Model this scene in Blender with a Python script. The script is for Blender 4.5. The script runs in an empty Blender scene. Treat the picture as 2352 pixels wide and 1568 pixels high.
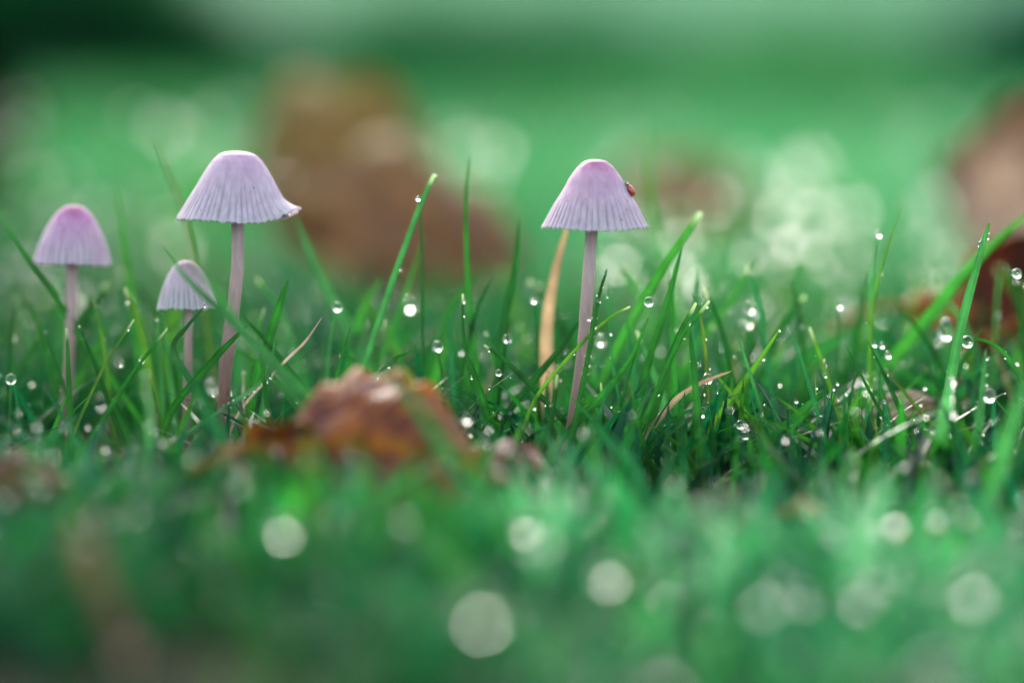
import bpy, math, random
import numpy as np
from mathutils import Vector, Matrix, noise
R = math.radians
random.seed(7); rng = np.random.default_rng(7)
S = bpy.context.scene
COL = S.collection

# ------------------------------------------------------------------ camera
D = 0.5333                    # metres from lens to the focused mushroom
CH = 0.074                    # camera height over the soil
TH = math.atan(614*0.0816/533.3)
K = 0.192/2352                # metres per picture unit at the focused distance
cd = bpy.data.cameras.new('camera'); cam = bpy.data.objects.new('camera', cd); COL.objects.link(cam)
cd.lens = 100; cd.sensor_width = 36; cd.clip_start = 0.01; cd.clip_end = 400
cam.location = (0, 0, CH); cam.rotation_euler = (math.pi/2-TH, 0, 0)
cd.dof.use_dof = True; cd.dof.focus_distance = D-0.004; cd.dof.aperture_fstop = 3.5
S.camera = cam

# ------------------------------------------------------------------ light
SUN_EL, SUN_AZ = R(27), R(-14)          # azimuth from +Y (away from the lens) towards +X
w = bpy.data.worlds.new('World'); S.world = w; w.use_nodes = True
nt = w.node_tree; bg = nt.nodes['Background']
sky = nt.nodes.new('ShaderNodeTexSky'); sky.sky_type = 'NISHITA'; sky.sun_disc = False
sky.sun_elevation = SUN_EL; sky.sun_rotation = SUN_AZ; sky.dust_density = 4.0; sky.air_density = 1.0; sky.ozone_density = 1.0
hs = nt.nodes.new('ShaderNodeHueSaturation'); hs.inputs['Saturation'].default_value = .55      # thin cloud greys the sky
nt.links.new(sky.outputs[0], hs.inputs['Color']); nt.links.new(hs.outputs[0], bg.inputs[0]); bg.inputs[1].default_value = 0.15
sd = bpy.data.lights.new('sun', 'SUN'); sun = bpy.data.objects.new('sun', sd); COL.objects.link(sun)
sd.energy = 1.05; sd.angle = R(10); sd.color = (1, .96, .9)
sdir = Vector((math.sin(SUN_AZ)*math.cos(SUN_EL), math.cos(SUN_AZ)*math.cos(SUN_EL), math.sin(SUN_EL)))
sun.rotation_euler = sdir.to_track_quat('Z', 'Y').to_euler(); sun.location = sdir*5
S.view_settings.view_transform = 'Standard'; S.view_settings.look = 'None'
S.view_settings.exposure = 1.95; S.view_settings.gamma = 1; S.view_settings.use_curve_mapping = False
S.render.engine = 'CYCLES'
S.cycles.use_denoising = True
S.cycles.max_bounces = 10; S.cycles.transmission_bounces = 8; S.cycles.transparent_max_bounces = 8
S.cycles.sample_clamp_indirect = 14

# ------------------------------------------------------------------ helpers
FW = Vector((0, math.cos(TH), -math.sin(TH))); UP = Vector((0, math.sin(TH), math.cos(TH))); RT = Vector((1, 0, 0))
def P(px, py, off=0.0):       # a spot seen at (px, py) on a 2352 x 1568 grid, off mm behind the focused distance
    d = D+off/1000
    return Vector((0, 0, CH)) + FW*d + RT*((px-1176)*K*d/D) + UP*((784-py)*K*d/D)
def tag(o, label=None, cat=None, group=None, kind=None):
    if label: o['label'] = label
    if cat: o['category'] = cat
    if group: o['group'] = group
    if kind: o['kind'] = kind
    return o
def link(o, parent=None):
    COL.objects.link(o)
    if parent: o.parent = parent
    return o
def mesh_np(name, v, f, mat, cols=None, uv=None, smooth=True, parent=None):
    """v (n,3), f (m,3 or 4) arrays -> one mesh object"""
    v = np.asarray(v, dtype=np.float32); f = np.asarray(f, dtype=np.int32)
    me = bpy.data.meshes.new(name); n, m, k = len(v), len(f), f.shape[1]
    me.vertices.add(n); me.vertices.foreach_set('co', v.ravel())
    me.loops.add(m*k); me.loops.foreach_set('vertex_index', f.ravel())
    me.polygons.add(m); me.polygons.foreach_set('loop_start', np.arange(0, m*k, k, dtype=np.int32))
    me.update(calc_edges=True)
    if smooth: me.polygons.foreach_set('use_smooth', np.ones(m, dtype=bool))
    if cols is not None:
        a = me.color_attributes.new('tint', 'FLOAT_COLOR', 'POINT')
        c = np.ones((n, 4), dtype=np.float32); c[:, :3] = cols; a.data.foreach_set('color', c.ravel())
    if uv is not None:
        u = me.uv_layers.new(name='UVMap'); u.data.foreach_set('uv', np.asarray(uv, dtype=np.float32)[f.ravel()].ravel())
    me.materials.append(mat); me.validate()
    return link(bpy.data.objects.new(name, me), parent)
def grid_faces(rows, cols, wrap=False):
    i = np.arange(rows-1)[:, None]; j = np.arange(cols if wrap else cols-1)[None, :]; j2 = (j+1) % cols
    return np.stack([i*cols+j, i*cols+j2, (i+1)*cols+j2, (i+1)*cols+j], -1).reshape(-1, 4)
def spline(pts, n):           # Catmull-Rom through the points
    p = [np.array(q, dtype=float) for q in pts]
    if len(p) == 2: return np.array([p[0]+(p[1]-p[0])*t for t in np.linspace(0, 1, n)])
    p = [2*p[0]-p[1]]+p+[2*p[-1]-p[-2]]; out = []; m = len(p)-3
    for t in np.linspace(0, m-1e-6, n):
        i = int(t); u = t-i; a, b, c, d = p[i:i+4]
        out.append(.5*((2*b)+(-a+c)*u+(2*a-5*b+4*c-d)*u*u+(-a+3*b-3*c+d)*u**3))
    return np.array(out)
def tube(name, pts, rad, mat, n=12, seg=30, cols=None, parent=None, bump=None):
    c = spline(pts, seg); T = np.gradient(c, axis=0); T /= np.linalg.norm(T, axis=1)[:, None]
    ref = np.array([0, 1., 0]) if abs(T[0][1]) < .9 else np.array([1., 0, 0])
    A = np.cross(T, ref); A /= np.linalg.norm(A, axis=1)[:, None]; B = np.cross(T, A)
    r = np.interp(np.linspace(0, 1, seg), np.linspace(0, 1, len(rad)), rad)
    if bump: r = r*bump(np.linspace(0, 1, seg))
    a = np.linspace(0, 2*math.pi, n, endpoint=False)
    v = c[:, None]+r[:, None, None]*(np.cos(a)[None, :, None]*A[:, None]+np.sin(a)[None, :, None]*B[:, None])
    v = v.reshape(-1, 3); f = grid_faces(seg, n, True); v = np.vstack([v, c[0], c[-1]]); k = seg*n
    caps = [[k, (j+1) % n, j, j] for j in range(n)]
    j = np.arange(n); tri = np.stack([np.full(n, k), (j+1) % n, j], 1); tri2 = np.stack([np.full(n, k+1), k-n+j, k-n+(j+1) % n], 1)
    f3 = np.vstack([f[:, [0, 1, 2]], f[:, [0, 2, 3]], tri, tri2])
    cc = None
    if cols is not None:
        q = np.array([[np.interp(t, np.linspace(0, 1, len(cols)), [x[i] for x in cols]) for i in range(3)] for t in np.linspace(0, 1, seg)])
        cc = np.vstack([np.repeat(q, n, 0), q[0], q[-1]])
    return mesh_np(name, v, f3, mat, cc, parent=parent)

# ------------------------------------------------------------------ materials
def mat_new(name):
    m = bpy.data.materials.new(name); m.use_nodes = True; t = m.node_tree
    return m, t, t.nodes['Principled BSDF'], t.nodes['Material Output']
def N(t, kind, **kw):
    n = t.nodes.new(kind)
    for k, v in kw.items(): setattr(n, k, v)
    return n
def attr_col(t): return N(t, 'ShaderNodeAttribute', attribute_name='tint')
def grass_mat(name, trans=.45, rough=.34, stripes=True, spec=.5, thru=(.9, 1.6, .7, 1)):
    m, t, b, out = mat_new(name); a = attr_col(t); L = t.links.new
    col = a.outputs['Color']
    geo = N(t, 'ShaderNodeNewGeometry')
    nz = N(t, 'ShaderNodeTexNoise'); nz.inputs['Scale'].default_value = 260; nz.inputs['Detail'].default_value = 4
    L(geo.outputs['Position'], nz.inputs['Vector'])
    mr = N(t, 'ShaderNodeMapRange'); mr.inputs[1].default_value = .3; mr.inputs[2].default_value = .7
    mr.inputs[3].default_value = .72; mr.inputs[4].default_value = 1.25; L(nz.outputs[0], mr.inputs[0])
    mx = N(t, 'ShaderNodeVectorMath', operation='SCALE'); L(col, mx.inputs[0]); L(mr.outputs[0], mx.inputs['Scale']); col = mx.outputs[0]
    if stripes:
        uv = N(t, 'ShaderNodeUVMap'); sx = N(t, 'ShaderNodeSeparateXYZ'); L(uv.outputs[0], sx.inputs[0])
        mu = N(t, 'ShaderNodeMath', operation='MULTIPLY'); mu.inputs[1].default_value = 44; L(sx.outputs[0], mu.inputs[0])
        sn = N(t, 'ShaderNodeMath', operation='SINE'); L(mu.outputs[0], sn.inputs[0])
        m2 = N(t, 'ShaderNodeMapRange'); m2.inputs[1].default_value = -1; m2.inputs[3].default_value = .72; m2.inputs[4].default_value = 1.15
        L(sn.outputs[0], m2.inputs[0])
        m3 = N(t, 'ShaderNodeVectorMath', operation='SCALE'); L(col, m3.inputs[0]); L(m2.outputs[0], m3.inputs['Scale']); col = m3.outputs[0]
        bp = N(t, 'ShaderNodeBump'); bp.inputs['Strength'].default_value = .5; bp.inputs['Distance'].default_value = .0001
        L(sn.outputs[0], bp.inputs['Height']); L(bp.outputs[0], b.inputs['Normal'])
    L(col, b.inputs['Base Color']); b.inputs['Roughness'].default_value = rough; b.inputs['Specular IOR Level'].default_value = spec
    tr = N(t, 'ShaderNodeBsdfTranslucent')
    tc = N(t, 'ShaderNodeMix', data_type='RGBA', blend_type='MULTIPLY'); tc.inputs[0].default_value = 1
    L(col, tc.inputs[6]); tc.inputs[7].default_value = thru; L(tc.outputs[2], tr.inputs[0])
    ms = N(t, 'ShaderNodeMixShader'); ms.inputs[0].default_value = trans; L(b.outputs[0], ms.inputs[1]); L(tr.outputs[0], ms.inputs[2])
    L(ms.outputs[0], out.inputs[0]); return m
GRASS = grass_mat('grass_blade_green')
LAWN = grass_mat('lawn_grass', stripes=False, rough=.4, spec=.3)
STRAW = grass_mat('dry_straw', trans=.3, rough=.6, thru=(1.2, 1, .8, 1))
def water_mat():
    m, t, b, out = mat_new('dew_water')
    b.inputs['Base Color'].default_value = (1, 1, 1, 1); b.inputs['Roughness'].default_value = .06
    b.inputs['IOR'].default_value = 1.33; b.inputs['Transmission Weight'].default_value = 1
    b.inputs['Specular IOR Level'].default_value = .6
    return m
WATER = water_mat(); MIST = water_mat(); MIST.name = 'dew_water_dull'; MIST.node_tree.nodes['Principled BSDF'].inputs['Roughness'].default_value = .3
FOLIAGE = grass_mat('bush_foliage', trans=.5, rough=.9, stripes=False, spec=.0)
def soil_mat():
    m, t, b, out = mat_new('damp_soil'); L = t.links.new
    g = N(t, 'ShaderNodeNewGeometry')
    n1 = N(t, 'ShaderNodeTexNoise'); n1.inputs['Scale'].default_value = 3.0; n1.inputs['Detail'].default_value = 8
    n2 = N(t, 'ShaderNodeTexNoise'); n2.inputs['Scale'].default_value = 180; n2.inputs['Detail'].default_value = 6
    L(g.outputs['Position'], n1.inputs[0]); L(g.outputs['Position'], n2.inputs[0])
    sx = N(t, 'ShaderNodeSeparateXYZ'); L(g.outputs['Position'], sx.inputs[0])
    far = N(t, 'ShaderNodeMapRange'); far.inputs[1].default_value = 1.5; far.inputs[2].default_value = 5; L(sx.outputs[1], far.inputs[0])
    r = N(t, 'ShaderNodeValToRGB'); e = r.color_ramp.elements
    e[0].position = .35; e[0].color = (.018, .014, .008, 1); e[1].position = .65; e[1].color = (.02, .045, .012, 1); L(n2.outputs[0], r.inputs[0])
    r2 = N(t, 'ShaderNodeValToRGB'); e = r2.color_ramp.elements
    e[0].position = .3; e[0].color = (.015, .13, .06, 1); e[1].position = .7; e[1].color = (.045, .20, .10, 1); L(n1.outputs[0], r2.inputs[0])
    mx = N(t, 'ShaderNodeMix', data_type='RGBA'); L(far.outputs[0], mx.inputs[0]); L(r.outputs[0], mx.inputs[6]); L(r2.outputs[0], mx.inputs[7])
    L(mx.outputs[2], b.inputs['Base Color']); b.inputs['Roughness'].default_value = .9; b.inputs['Specular IOR Level'].default_value = .1
    bp = N(t, 'ShaderNodeBump'); bp.inputs['Strength'].default_value = .8; bp.inputs['Distance'].default_value = .002
    L(n2.outputs[0], bp.inputs['Height']); L(bp.outputs[0], b.inputs['Normal']); return m
def flesh_mat(name, sss=.8, rough=.55, fib=900):
    m, t, b, out = mat_new(name); L = t.links.new; a = attr_col(t)
    g = N(t, 'ShaderNodeTexCoord'); mp = N(t, 'ShaderNodeMapping'); mp.inputs['Scale'].default_value = (1, 1, .16); L(g.outputs['Object'], mp.inputs[0])
    n = N(t, 'ShaderNodeTexNoise'); n.inputs['Scale'].default_value = fib; n.inputs['Detail'].default_value = 5; L(mp.outputs[0], n.inputs[0])
    mr = N(t, 'ShaderNodeMapRange'); mr.inputs[1].default_value = .3; mr.inputs[2].default_value = .7; mr.inputs[3].default_value = .78; mr.inputs[4].default_value = 1.08
    L(n.outputs[0], mr.inputs[0])
    mx = N(t, 'ShaderNodeVectorMath', operation='SCALE'); L(a.outputs[0], mx.inputs[0]); L(mr.outputs[0], mx.inputs['Scale'])
    L(mx.outputs[0], b.inputs['Base Color']); b.inputs['Roughness'].default_value = rough
    b.inputs['Subsurface Weight'].default_value = sss; b.inputs['Subsurface Radius'].default_value = (1, .6, .8); b.inputs['Subsurface Scale'].default_value = .0022
    b.inputs['Sheen Weight'].default_value = .15
    bp = N(t, 'ShaderNodeBump'); bp.inputs['Strength'].default_value = .5; bp.inputs['Distance'].default_value = .00015
    L(n.outputs[0], bp.inputs['Height']); L(bp.outputs[0], b.inputs['Normal'])
    tr = N(t, 'ShaderNodeBsdfTranslucent'); L(mx.outputs[0], tr.inputs[0]); ms = N(t, 'ShaderNodeMixShader'); ms.inputs[0].default_value = .28
    L(b.outputs[0], ms.inputs[1]); L(tr.outputs[0], ms.inputs[2]); L(ms.outputs[0], out.inputs[0]); return m
CAP = flesh_mat('mushroom_cap_flesh'); STEM = flesh_mat('mushroom_stem_flesh', .25, .5, 1400)
def leaf_mat():
    m, t, b, out = mat_new('dead_leaf'); L = t.links.new; a = attr_col(t); g = N(t, 'ShaderNodeTexCoord')
    n = N(t, 'ShaderNodeTexNoise'); n.inputs['Scale'].default_value = 120; n.inputs['Detail'].default_value = 6; L(g.outputs['Object'], n.inputs[0])
    mr = N(t, 'ShaderNodeMapRange'); mr.inputs[1].default_value = .3; mr.inputs[2].default_value = .7; mr.inputs[3].default_value = .6; mr.inputs[4].default_value = 1.3
    L(n.outputs[0], mr.inputs[0]); mx = N(t, 'ShaderNodeVectorMath', operation='SCALE'); L(a.outputs[0], mx.inputs[0]); L(mr.outputs[0], mx.inputs['Scale'])
    L(mx.outputs[0], b.inputs['Base Color']); b.inputs['Roughness'].default_value = .5; b.inputs['Specular IOR Level'].default_value = .3
    bp = N(t, 'ShaderNodeBump'); bp.inputs['Strength'].default_value = .5; bp.inputs['Distance'].default_value = .0004
    L(n.outputs[0], bp.inputs['Height']); L(bp.outputs[0], b.inputs['Normal'])
    tr = N(t, 'ShaderNodeBsdfTranslucent'); L(mx.outputs[0], tr.inputs[0])
    ms = N(t, 'ShaderNodeMixShader'); ms.inputs[0].default_value = .42; L(b.outputs[0], ms.inputs[1]); L(tr.outputs[0], ms.inputs[2]); L(ms.outputs[0], out.inputs[0])
    return m
LEAF = leaf_mat()
def plain(name, col, rough=.5, coat=0):
    m, t, b, out = mat_new(name); g = N(t, 'ShaderNodeTexCoord'); n = N(t, 'ShaderNodeTexNoise'); n.inputs['Scale'].default_value = 2500
    t.links.new(g.outputs['Object'], n.inputs[0])
    r = N(t, 'ShaderNodeValToRGB'); e = r.color_ramp.elements; e[0].color = tuple(c*.75 for c in col)+(1,); e[1].color = tuple(min(1, c*1.2) for c in col)+(1,)
    t.links.new(n.outputs[0], r.inputs[0]); t.links.new(r.outputs[0], b.inputs['Base Color'])
    b.inputs['Roughness'].default_value = rough; b.inputs['Coat Weight'].default_value = coat; b.inputs['Coat Roughness'].default_value = .08
    return m
RED = plain('ladybird_red', (.62, .045, .010), .3, .8); BLACK = plain('ladybird_black', (.012, .012, .014), .3, .5); CREAM = plain('ladybird_cream', (.7, .65, .5), .5)
BARK = plain('bark', (.06, .045, .03), .8)
GILL = plain('gill_flesh', (.62, .52, .60), .7)

# ------------------------------------------------------------------ ground
gy = np.concatenate([np.linspace(-2, .2, 12), np.linspace(.22, 1.6, 90), np.geomspace(1.7, 160, 40)])
gx = np.concatenate([-np.geomspace(80, .62, 24), np.linspace(-.6, .6, 81), np.geomspace(.62, 80, 24)])
def dip(x, y):                # the turf falls away gently towards the lens
    return -(.35+.65/(1+np.exp(-(x+.01)/.012)))*np.interp(y, [-2, .2, .30, .38, .45, .50], [.03, .027, .023, .015, .005, 0])
def gz(x, y):
    return float(dip(x, y))+.15*max(0, y-8.5)**1.15+0.0022*noise.noise((x*9, y*9, 1.5))+0.0012*noise.noise((x*40, y*40, 5))-.001
X, Y = np.meshgrid(gx, gy); Z = np.array([gz(a, b) for a, b in zip(X.ravel(), Y.ravel())])
soil = mesh_np('ground', np.stack([X.ravel(), Y.ravel(), Z], 1), grid_faces(len(gy), len(gx)), soil_mat()); tag(soil, kind='structure')

# ------------------------------------------------------------------ lawn grass (nobody could count it)
def hmax(y, x):               # blade height in metres over the distance from the lens
    return np.interp(y, [.2, .30, .38, .46, .50, .535, .56, .60, .8, 1.2, 3, 8], [.024, .0225, .020, .0180, .019, .022, .027, .031, .034, .038, .05, .06])
GREENS = .85*np.array([[.009, .105, .030], [.005, .075, .028], [.018, .125, .020], [.007, .105, .058], [.028, .145, .028], [.005, .085, .052], [.050, .150, .020], [.004, .060, .030]])
def lawn(name, n, y0, y1, seg, wid, dew, power=1.0, label=None, margin=.12, tufty=True):
    u = rng.random(n); y = (y0**(power+1)+u*(y1**(power+1)-y0**(power+1)))**(1/(power+1))
    x = (rng.random(n)*2-1)*(y*.18+margin)
    if tufty:
        k = max(20, n//14); cx = x[:k]; cy = y[:k]; i = rng.integers(0, k, n)
        pull = (rng.random(n) < .7)[:, None]
        q = np.where(pull, np.stack([cx[i], cy[i]], 1)+rng.normal(0, .0035, (n, 2))*(1+cy[i]*1.5)[:, None], np.stack([x, y], 1)); x, y = q[:, 0], q[:, 1]
    near_shade = np.clip((-.004-x)/.03, 0, 1)*np.clip((.44-y)/.08, 0, 1)+np.clip((.085-x)/.05, .55, 1)*np.clip((.36-y)/.06, 0, 1)*.85  # mask of the painted near shade; blades thin out there too
    gap = np.array([noise.noise((a*22, b*18, 9)) for a, b in zip(x, y)]) if y1 < 1 else 0*x
    keep = rng.random(n) > np.clip(near_shade*.8, 0, .8)+np.clip(gap*2.6+.08, 0, .88); x, y = x[keep], y[keep]; n = len(x)
    h = hmax(y, x)*(.45+.6*rng.random(n)); az = rng.random(n)*2*math.pi
    lean = np.abs(rng.normal(0, .55, n))*h; cur = rng.normal(.25, .35, n)*h
    dx, dy = np.cos(az), np.sin(az); fa = rng.random(n)*2*math.pi
    wx, wy = np.cos(fa), np.sin(fa)
    wd = wid*(.6+.7*rng.random(n))*np.interp(y, [0, .9, 3, 8], [1, 1.2, 2.4, 5])
    t = np.linspace(0, 1, seg+1)
    c = np.zeros((n, seg+1, 3))
    off = lean[:, None]*t+cur[:, None]*t**2.4
    c[:, :, 0] = x[:, None]+dx[:, None]*off; c[:, :, 1] = y[:, None]+dy[:, None]*off
    c[:, :, 2] = -.002+dip(x, y)[:, None]+h[:, None]*(t-.18*np.clip(lean/h, 0, 1.5)[:, None]*t**2)
    prof = np.clip(1-(np.clip(t-.35, 0, 1)/.65)**1.7, .04, 1)*.5
    s = wd[:, None]*prof[None]
    v = np.zeros((n, seg+1, 3, 3))
    W = np.stack([wx, wy, 0*wx], 1)[:, None, :]; Fd = np.stack([-wy, wx, 0*wx], 1)[:, None, :]
    v[:, :, 0] = c-W*s[..., None]; v[:, :, 2] = c+W*s[..., None]; v[:, :, 1] = c-Fd*(s*.45)[..., None]
    f0 = grid_faces(seg+1, 3); F = (f0[None]+(np.arange(n)*(seg+1)*3)[:, None, None]).reshape(-1, 4)
    g = GREENS[rng.integers(0, len(GREENS), n)]*(.7+.6*rng.random(n))[:, None]
    straw = rng.random(n) < (.02 if y0 > .4 else .004); g[straw] = np.array([.26, .18, .07])*(.5+.7*rng.random(straw.sum()))[:, None]
    pn = np.array([noise.noise((a*16, b*11, 3)) for a, b in zip(x, y)])
    if y1 < .6: g = g*np.exp(2.0*np.array([noise.noise((a*48, b*40, 8)) for a, b in zip(x, y)]))[:, None]
    dv = dew(x, y)*(1+np.where(y < .6, 2.6, .6)*pn); dv = dv[:, None]*(.4+1.1*rng.random((n, 1))); dv = np.clip(dv, 0, .9)
    g = g*(1-dv)+np.array([.058, .27, .155])*dv
    # shade at the near left and along the bottom, painted into the blade colours
    near_shade = np.clip((-.004-x)/.03, 0, 1)*np.clip((.44-y)/.08, 0, 1)+np.clip((.085-x)/.05, .55, 1)*np.clip((.36-y)/.06, 0, 1)*.85
    near_shade = np.clip(near_shade, 0, .92)[:, None]; g = g*(1-near_shade)+g*np.array([.22, .30, .30])*near_shade
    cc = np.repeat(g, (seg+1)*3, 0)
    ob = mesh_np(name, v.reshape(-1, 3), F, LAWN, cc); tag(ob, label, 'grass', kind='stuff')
    return c, np.stack([x, y, h], 1)
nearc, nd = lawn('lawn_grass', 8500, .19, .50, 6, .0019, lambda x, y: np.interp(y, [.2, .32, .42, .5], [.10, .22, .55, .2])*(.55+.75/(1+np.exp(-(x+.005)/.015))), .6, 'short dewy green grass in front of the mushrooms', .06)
midc, md = lawn('lawn_grass', 5200, .50, .80, 6, .0017, lambda x, y: np.interp(y, [.5, .7, .8], [.04, .12, .3]), .6, 'fresh green grass growing around the mushroom stems', .07)
backc, bd = lawn('lawn_grass', 16000, .80, 3.0, 4, .0019, lambda x, y: np.interp(y, [.8, 1.3, 3], [.4, .75, .6])*(.75+.45/(1+np.exp(-x/.05/y))), .8, 'pale blurred dewy grass behind the mushrooms', .3)
farc, fd = lawn('lawn_grass', 14000, 3.0, 9.0, 3, .002, lambda x, y: np.interp(y, [3, 5, 9], [.5, .15, .1]), .8, 'far lawn grass before the bushes', .6)

# ------------------------------------------------------------------ bushes beyond the lawn
def bush(cx, cy, rx, rz, col, n, label, ry=None, ls=1.0):
    ry = ry or rx*.7
    e = link(bpy.data.objects.new('bush', None)); e.location = (cx, cy, 0); tag(e, label, 'bush', 'bushes beyond the lawn')
    k = 40; cen = []
    for i in range(k):
        a = random.uniform(0, 6.28); u = random.uniform(.1, 1)**.5; z = random.uniform(.03, .95)
        q = math.sqrt(max(.1, 1-(z-.35)**2*1.6)); cen.append((math.cos(a)*rx*u*q*.85, math.sin(a)*ry*u*q*.85, z*rz, rx*random.uniform(.16, .3)))
    cen = np.array(cen); i = rng.integers(0, k, n); d = rng.normal(size=(n, 3)); d /= np.linalg.norm(d, axis=1)[:, None]
    c = cen[i, :3]+d*(cen[i, 3]*(.55+.5*rng.random(n)))[:, None]; c[:, 2] = np.abs(c[:, 2])+.01
    a = rng.normal(size=(n, 3)); a /= np.linalg.norm(a, axis=1)[:, None]; b = np.cross(a, rng.normal(size=(n, 3))); b /= np.linalg.norm(b, axis=1)[:, None]
    s = ls*(.03+.03*rng.random(n))[:, None]
    v = np.stack([c-a*s, c-b*s*.62, c+a*s, c+b*s*.62], 1).reshape(-1, 3); f = np.arange(n*4).reshape(-1, 4)
    cc = np.repeat(np.array(col)*(.6+.8*rng.random((n, 1))), 4, 0)
    tag(mesh_np('foliage', v, f, FOLIAGE, cc, smooth=False, parent=e), kind='stuff')
    for i in range(5):
        a = i*1.25+random.random(); x, y = math.cos(a)*rx*.5, math.sin(a)*ry*.5
        tube('stem', [(x*.1, y*.1, -.03), (x*.5, y*.5, rz*.35), (x, y, rz*.75)], [.012*rz, .008*rz, .003*rz], BARK, 6, 8, parent=e)
bush(-.345, 1.27, .16, .50, (.004, .012, .007), 16000, 'near black evergreen bush at the far left of the lawn', .14, .35)
bush(-1.05, 5.6, .75, .30, (.010, .07, .030), 9000, 'dark green bush behind the black evergreen bush', .3, .5)
bush(-.15, 6.4, .70, .15, (.020, .12, .06), 7000, 'low mid green bush in the middle of the bush row', .3, .4)
bush(.62, 6.9, .60, .11, (.050, .20, .09), 6000, 'low pale green bush right of the middle bush', .3, .4)
bush(1.30, 6.2, .45, .22, (.006, .09, .065), 7000, 'blue green bush at the right end of the row', .3, .5)
bush(-2.3, 6.3, .8, .3, (.02, .10, .04), 5000, 'green bush outside the left side of the row', .3, .5)
bush(2.4, 6.8, .7, .3, (.03, .12, .05), 5000, 'green bush outside the right side of the row', .3, .5)

# ------------------------------------------------------------------ mushrooms
def mushroom(label, apex, rim, R0, H0, off, prof, stem_pts, stem_w, pal, nrib=46, tilt=0, flare=0, seed=1, depth_h=None):
    """apex/rim in picture units (apex x,y ; rim y), R0/H0 picture units"""
    base3 = P(stem_pts[-1][0], stem_pts[-1][1], off)
    root = link(bpy.data.objects.new('mushroom', None)); root.location = (base3.x, base3.y, 0)
    tag(root, label, 'mushroom', 'small pink mushrooms in the lawn')
    sc = K*(D+off/1000)/D; Rm, H = R0*sc, H0*sc
    A = P(apex[0], apex[1], off)
    M = Matrix.Translation(A) @ Matrix.Rotation(R(tilt), 4, 'Y')
    nt_, nph = 64, 384; t = np.linspace(0, 1, nt_); ph = np.linspace(0, 2*math.pi, nph, endpoint=False)
    pr = np.array(prof); pr_s = np.concatenate([[0], np.cumsum(np.hypot(np.diff(pr[:, 0])*Rm, np.diff(pr[:, 1])*H))]); pr_s /= pr_s[-1]
    # smooth the outline
    tt = np.linspace(0, 1, 400); rr = np.interp(tt, pr_s, pr[:, 0]); zz = np.interp(tt, pr_s, pr[:, 1])
    ker = np.hanning(25); ker /= ker.sum(); pad = 12
    rr = np.convolve(np.concatenate([-rr[1:pad+1][::-1], rr, 2*rr[-1]-rr[-pad-1:-1][::-1]]), ker, 'valid')
    zz = np.convolve(np.concatenate([zz[1:pad+1][::-1], zz, 2*zz[-1]-zz[-pad-1:-1][::-1]]), ker, 'valid')
    zz -= zz[0]
    r = np.interp(t, tt, rr)*Rm; z = -np.interp(t, tt, zz)*H
    T, PH = np.meshgrid(t, ph, indexing='ij')
    rs = np.random.default_rng(seed)
    jit = np.interp(ph, np.linspace(0, 2*math.pi, 25), np.append(rs.normal(0, 1, 24), 0))*.6
    phase = nrib*PH+jit[None]*3.6
    ridge = np.cos(phase); rl = np.interp(ph, np.linspace(0, 2*math.pi, nrib+1), np.append(rs.random(nrib), .5))[None]*.3; sm = np.clip((T-.30-rl)/.45, 0, 1); sm = sm*sm*(3-2*sm)
    inten = .6+.4*np.interp(ph, np.linspace(0, 2*math.pi, nrib+1), rs.random(nrib+1))[None]
    groove = (np.clip(-ridge-.25, 0, 1)**1.2)*sm*inten
    wob = (np.sin(2*PH+seed)*.012+np.sin(3*PH+seed*2)*.010+np.sin(5*PH+seed*1.7)*.006)*T
    rad = r[:, None]*(1+wob)-groove*.00019+ridge*sm*.00006
    zz2 = z[:, None]+0*PH
    edge = np.clip((T-.93)/.07, 0, 1)
    zz2 = zz2-edge*(ridge*.00012+.00010*np.sin(nrib*.37*PH+seed)+.00008*np.sin(nrib*2.1*PH))+edge*.0001
    zz2 = zz2+np.sin(3*PH+seed)*.00018*T**3
    if flare:
        g = np.exp(-((np.angle(np.exp(1j*(PH+.15))))/.65)**2); e = np.clip((T-.72)/.28, 0, 1)
        rad = rad+g*e*.0010*flare; zz2 = zz2+g*(e**1.3)*.0026*flare
        zz2 = zz2+g*edge*.00014*np.sin(nrib*.8*PH)
    co = np.stack([rad*np.cos(PH), rad*np.sin(PH), zz2], -1)
    # underside sheet close below
    th = .00022
    ins = co.copy(); ins[..., :2] *= (1-th/np.maximum(np.hypot(co[..., 0], co[..., 1]), 1e-4)*1.2).clip(0, 1)[..., None]; ins[..., 2] -= th*(1-T*.75)
    v = np.vstack([co.reshape(-1, 3), ins[::-1].reshape(-1, 3)])
    f = grid_faces(2*nt_, nph, True)
    # pigment: dark crown, pale skirt, purple lines where the gills sit
    a0, a1, a2, line = [np.array(c) for c in pal]
    k = np.clip(T*1.0, 0, 1)[..., None]; nse = np.array([[noise.noise((math.cos(p)*q*2.2, math.sin(p)*q*2.2, q*3+seed)) for p in ph[::8]] for q in t])
    nse = np.repeat(nse, 8, 1)[..., None]
    kk = np.clip(k+nse*.17, 0, 1)
    b1 = np.clip(kk/.34, 0, 1); b1 = b1*b1*(3-2*b1); b2 = np.clip((kk-.30)/.7, 0, 1)
    c = a0*(1-b1)+a1*b1; c = c*(1-b2)+a2*b2
    lw = (groove/ .75)[..., None].clip(0, 1)*.8*(1-edge[..., None]*.6)
    c = c*(1-lw)+line*lw
    for _ in range(5):   # small specks of dirt
        p0, t0 = rs.uniform(-2.6, -.5), rs.uniform(.35, .9); dd = np.hypot((np.angle(np.exp(1j*(PH-p0))))*T*Rm, (T-t0)*math.hypot(Rm, H))
        c = c*(1-.75*np.exp(-(dd/.00013)**2)[..., None])
    ci = np.broadcast_to(a2*.9, c.shape)
    cc = np.vstack([c.reshape(-1, 3), ci.reshape(-1, 3)])
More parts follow.
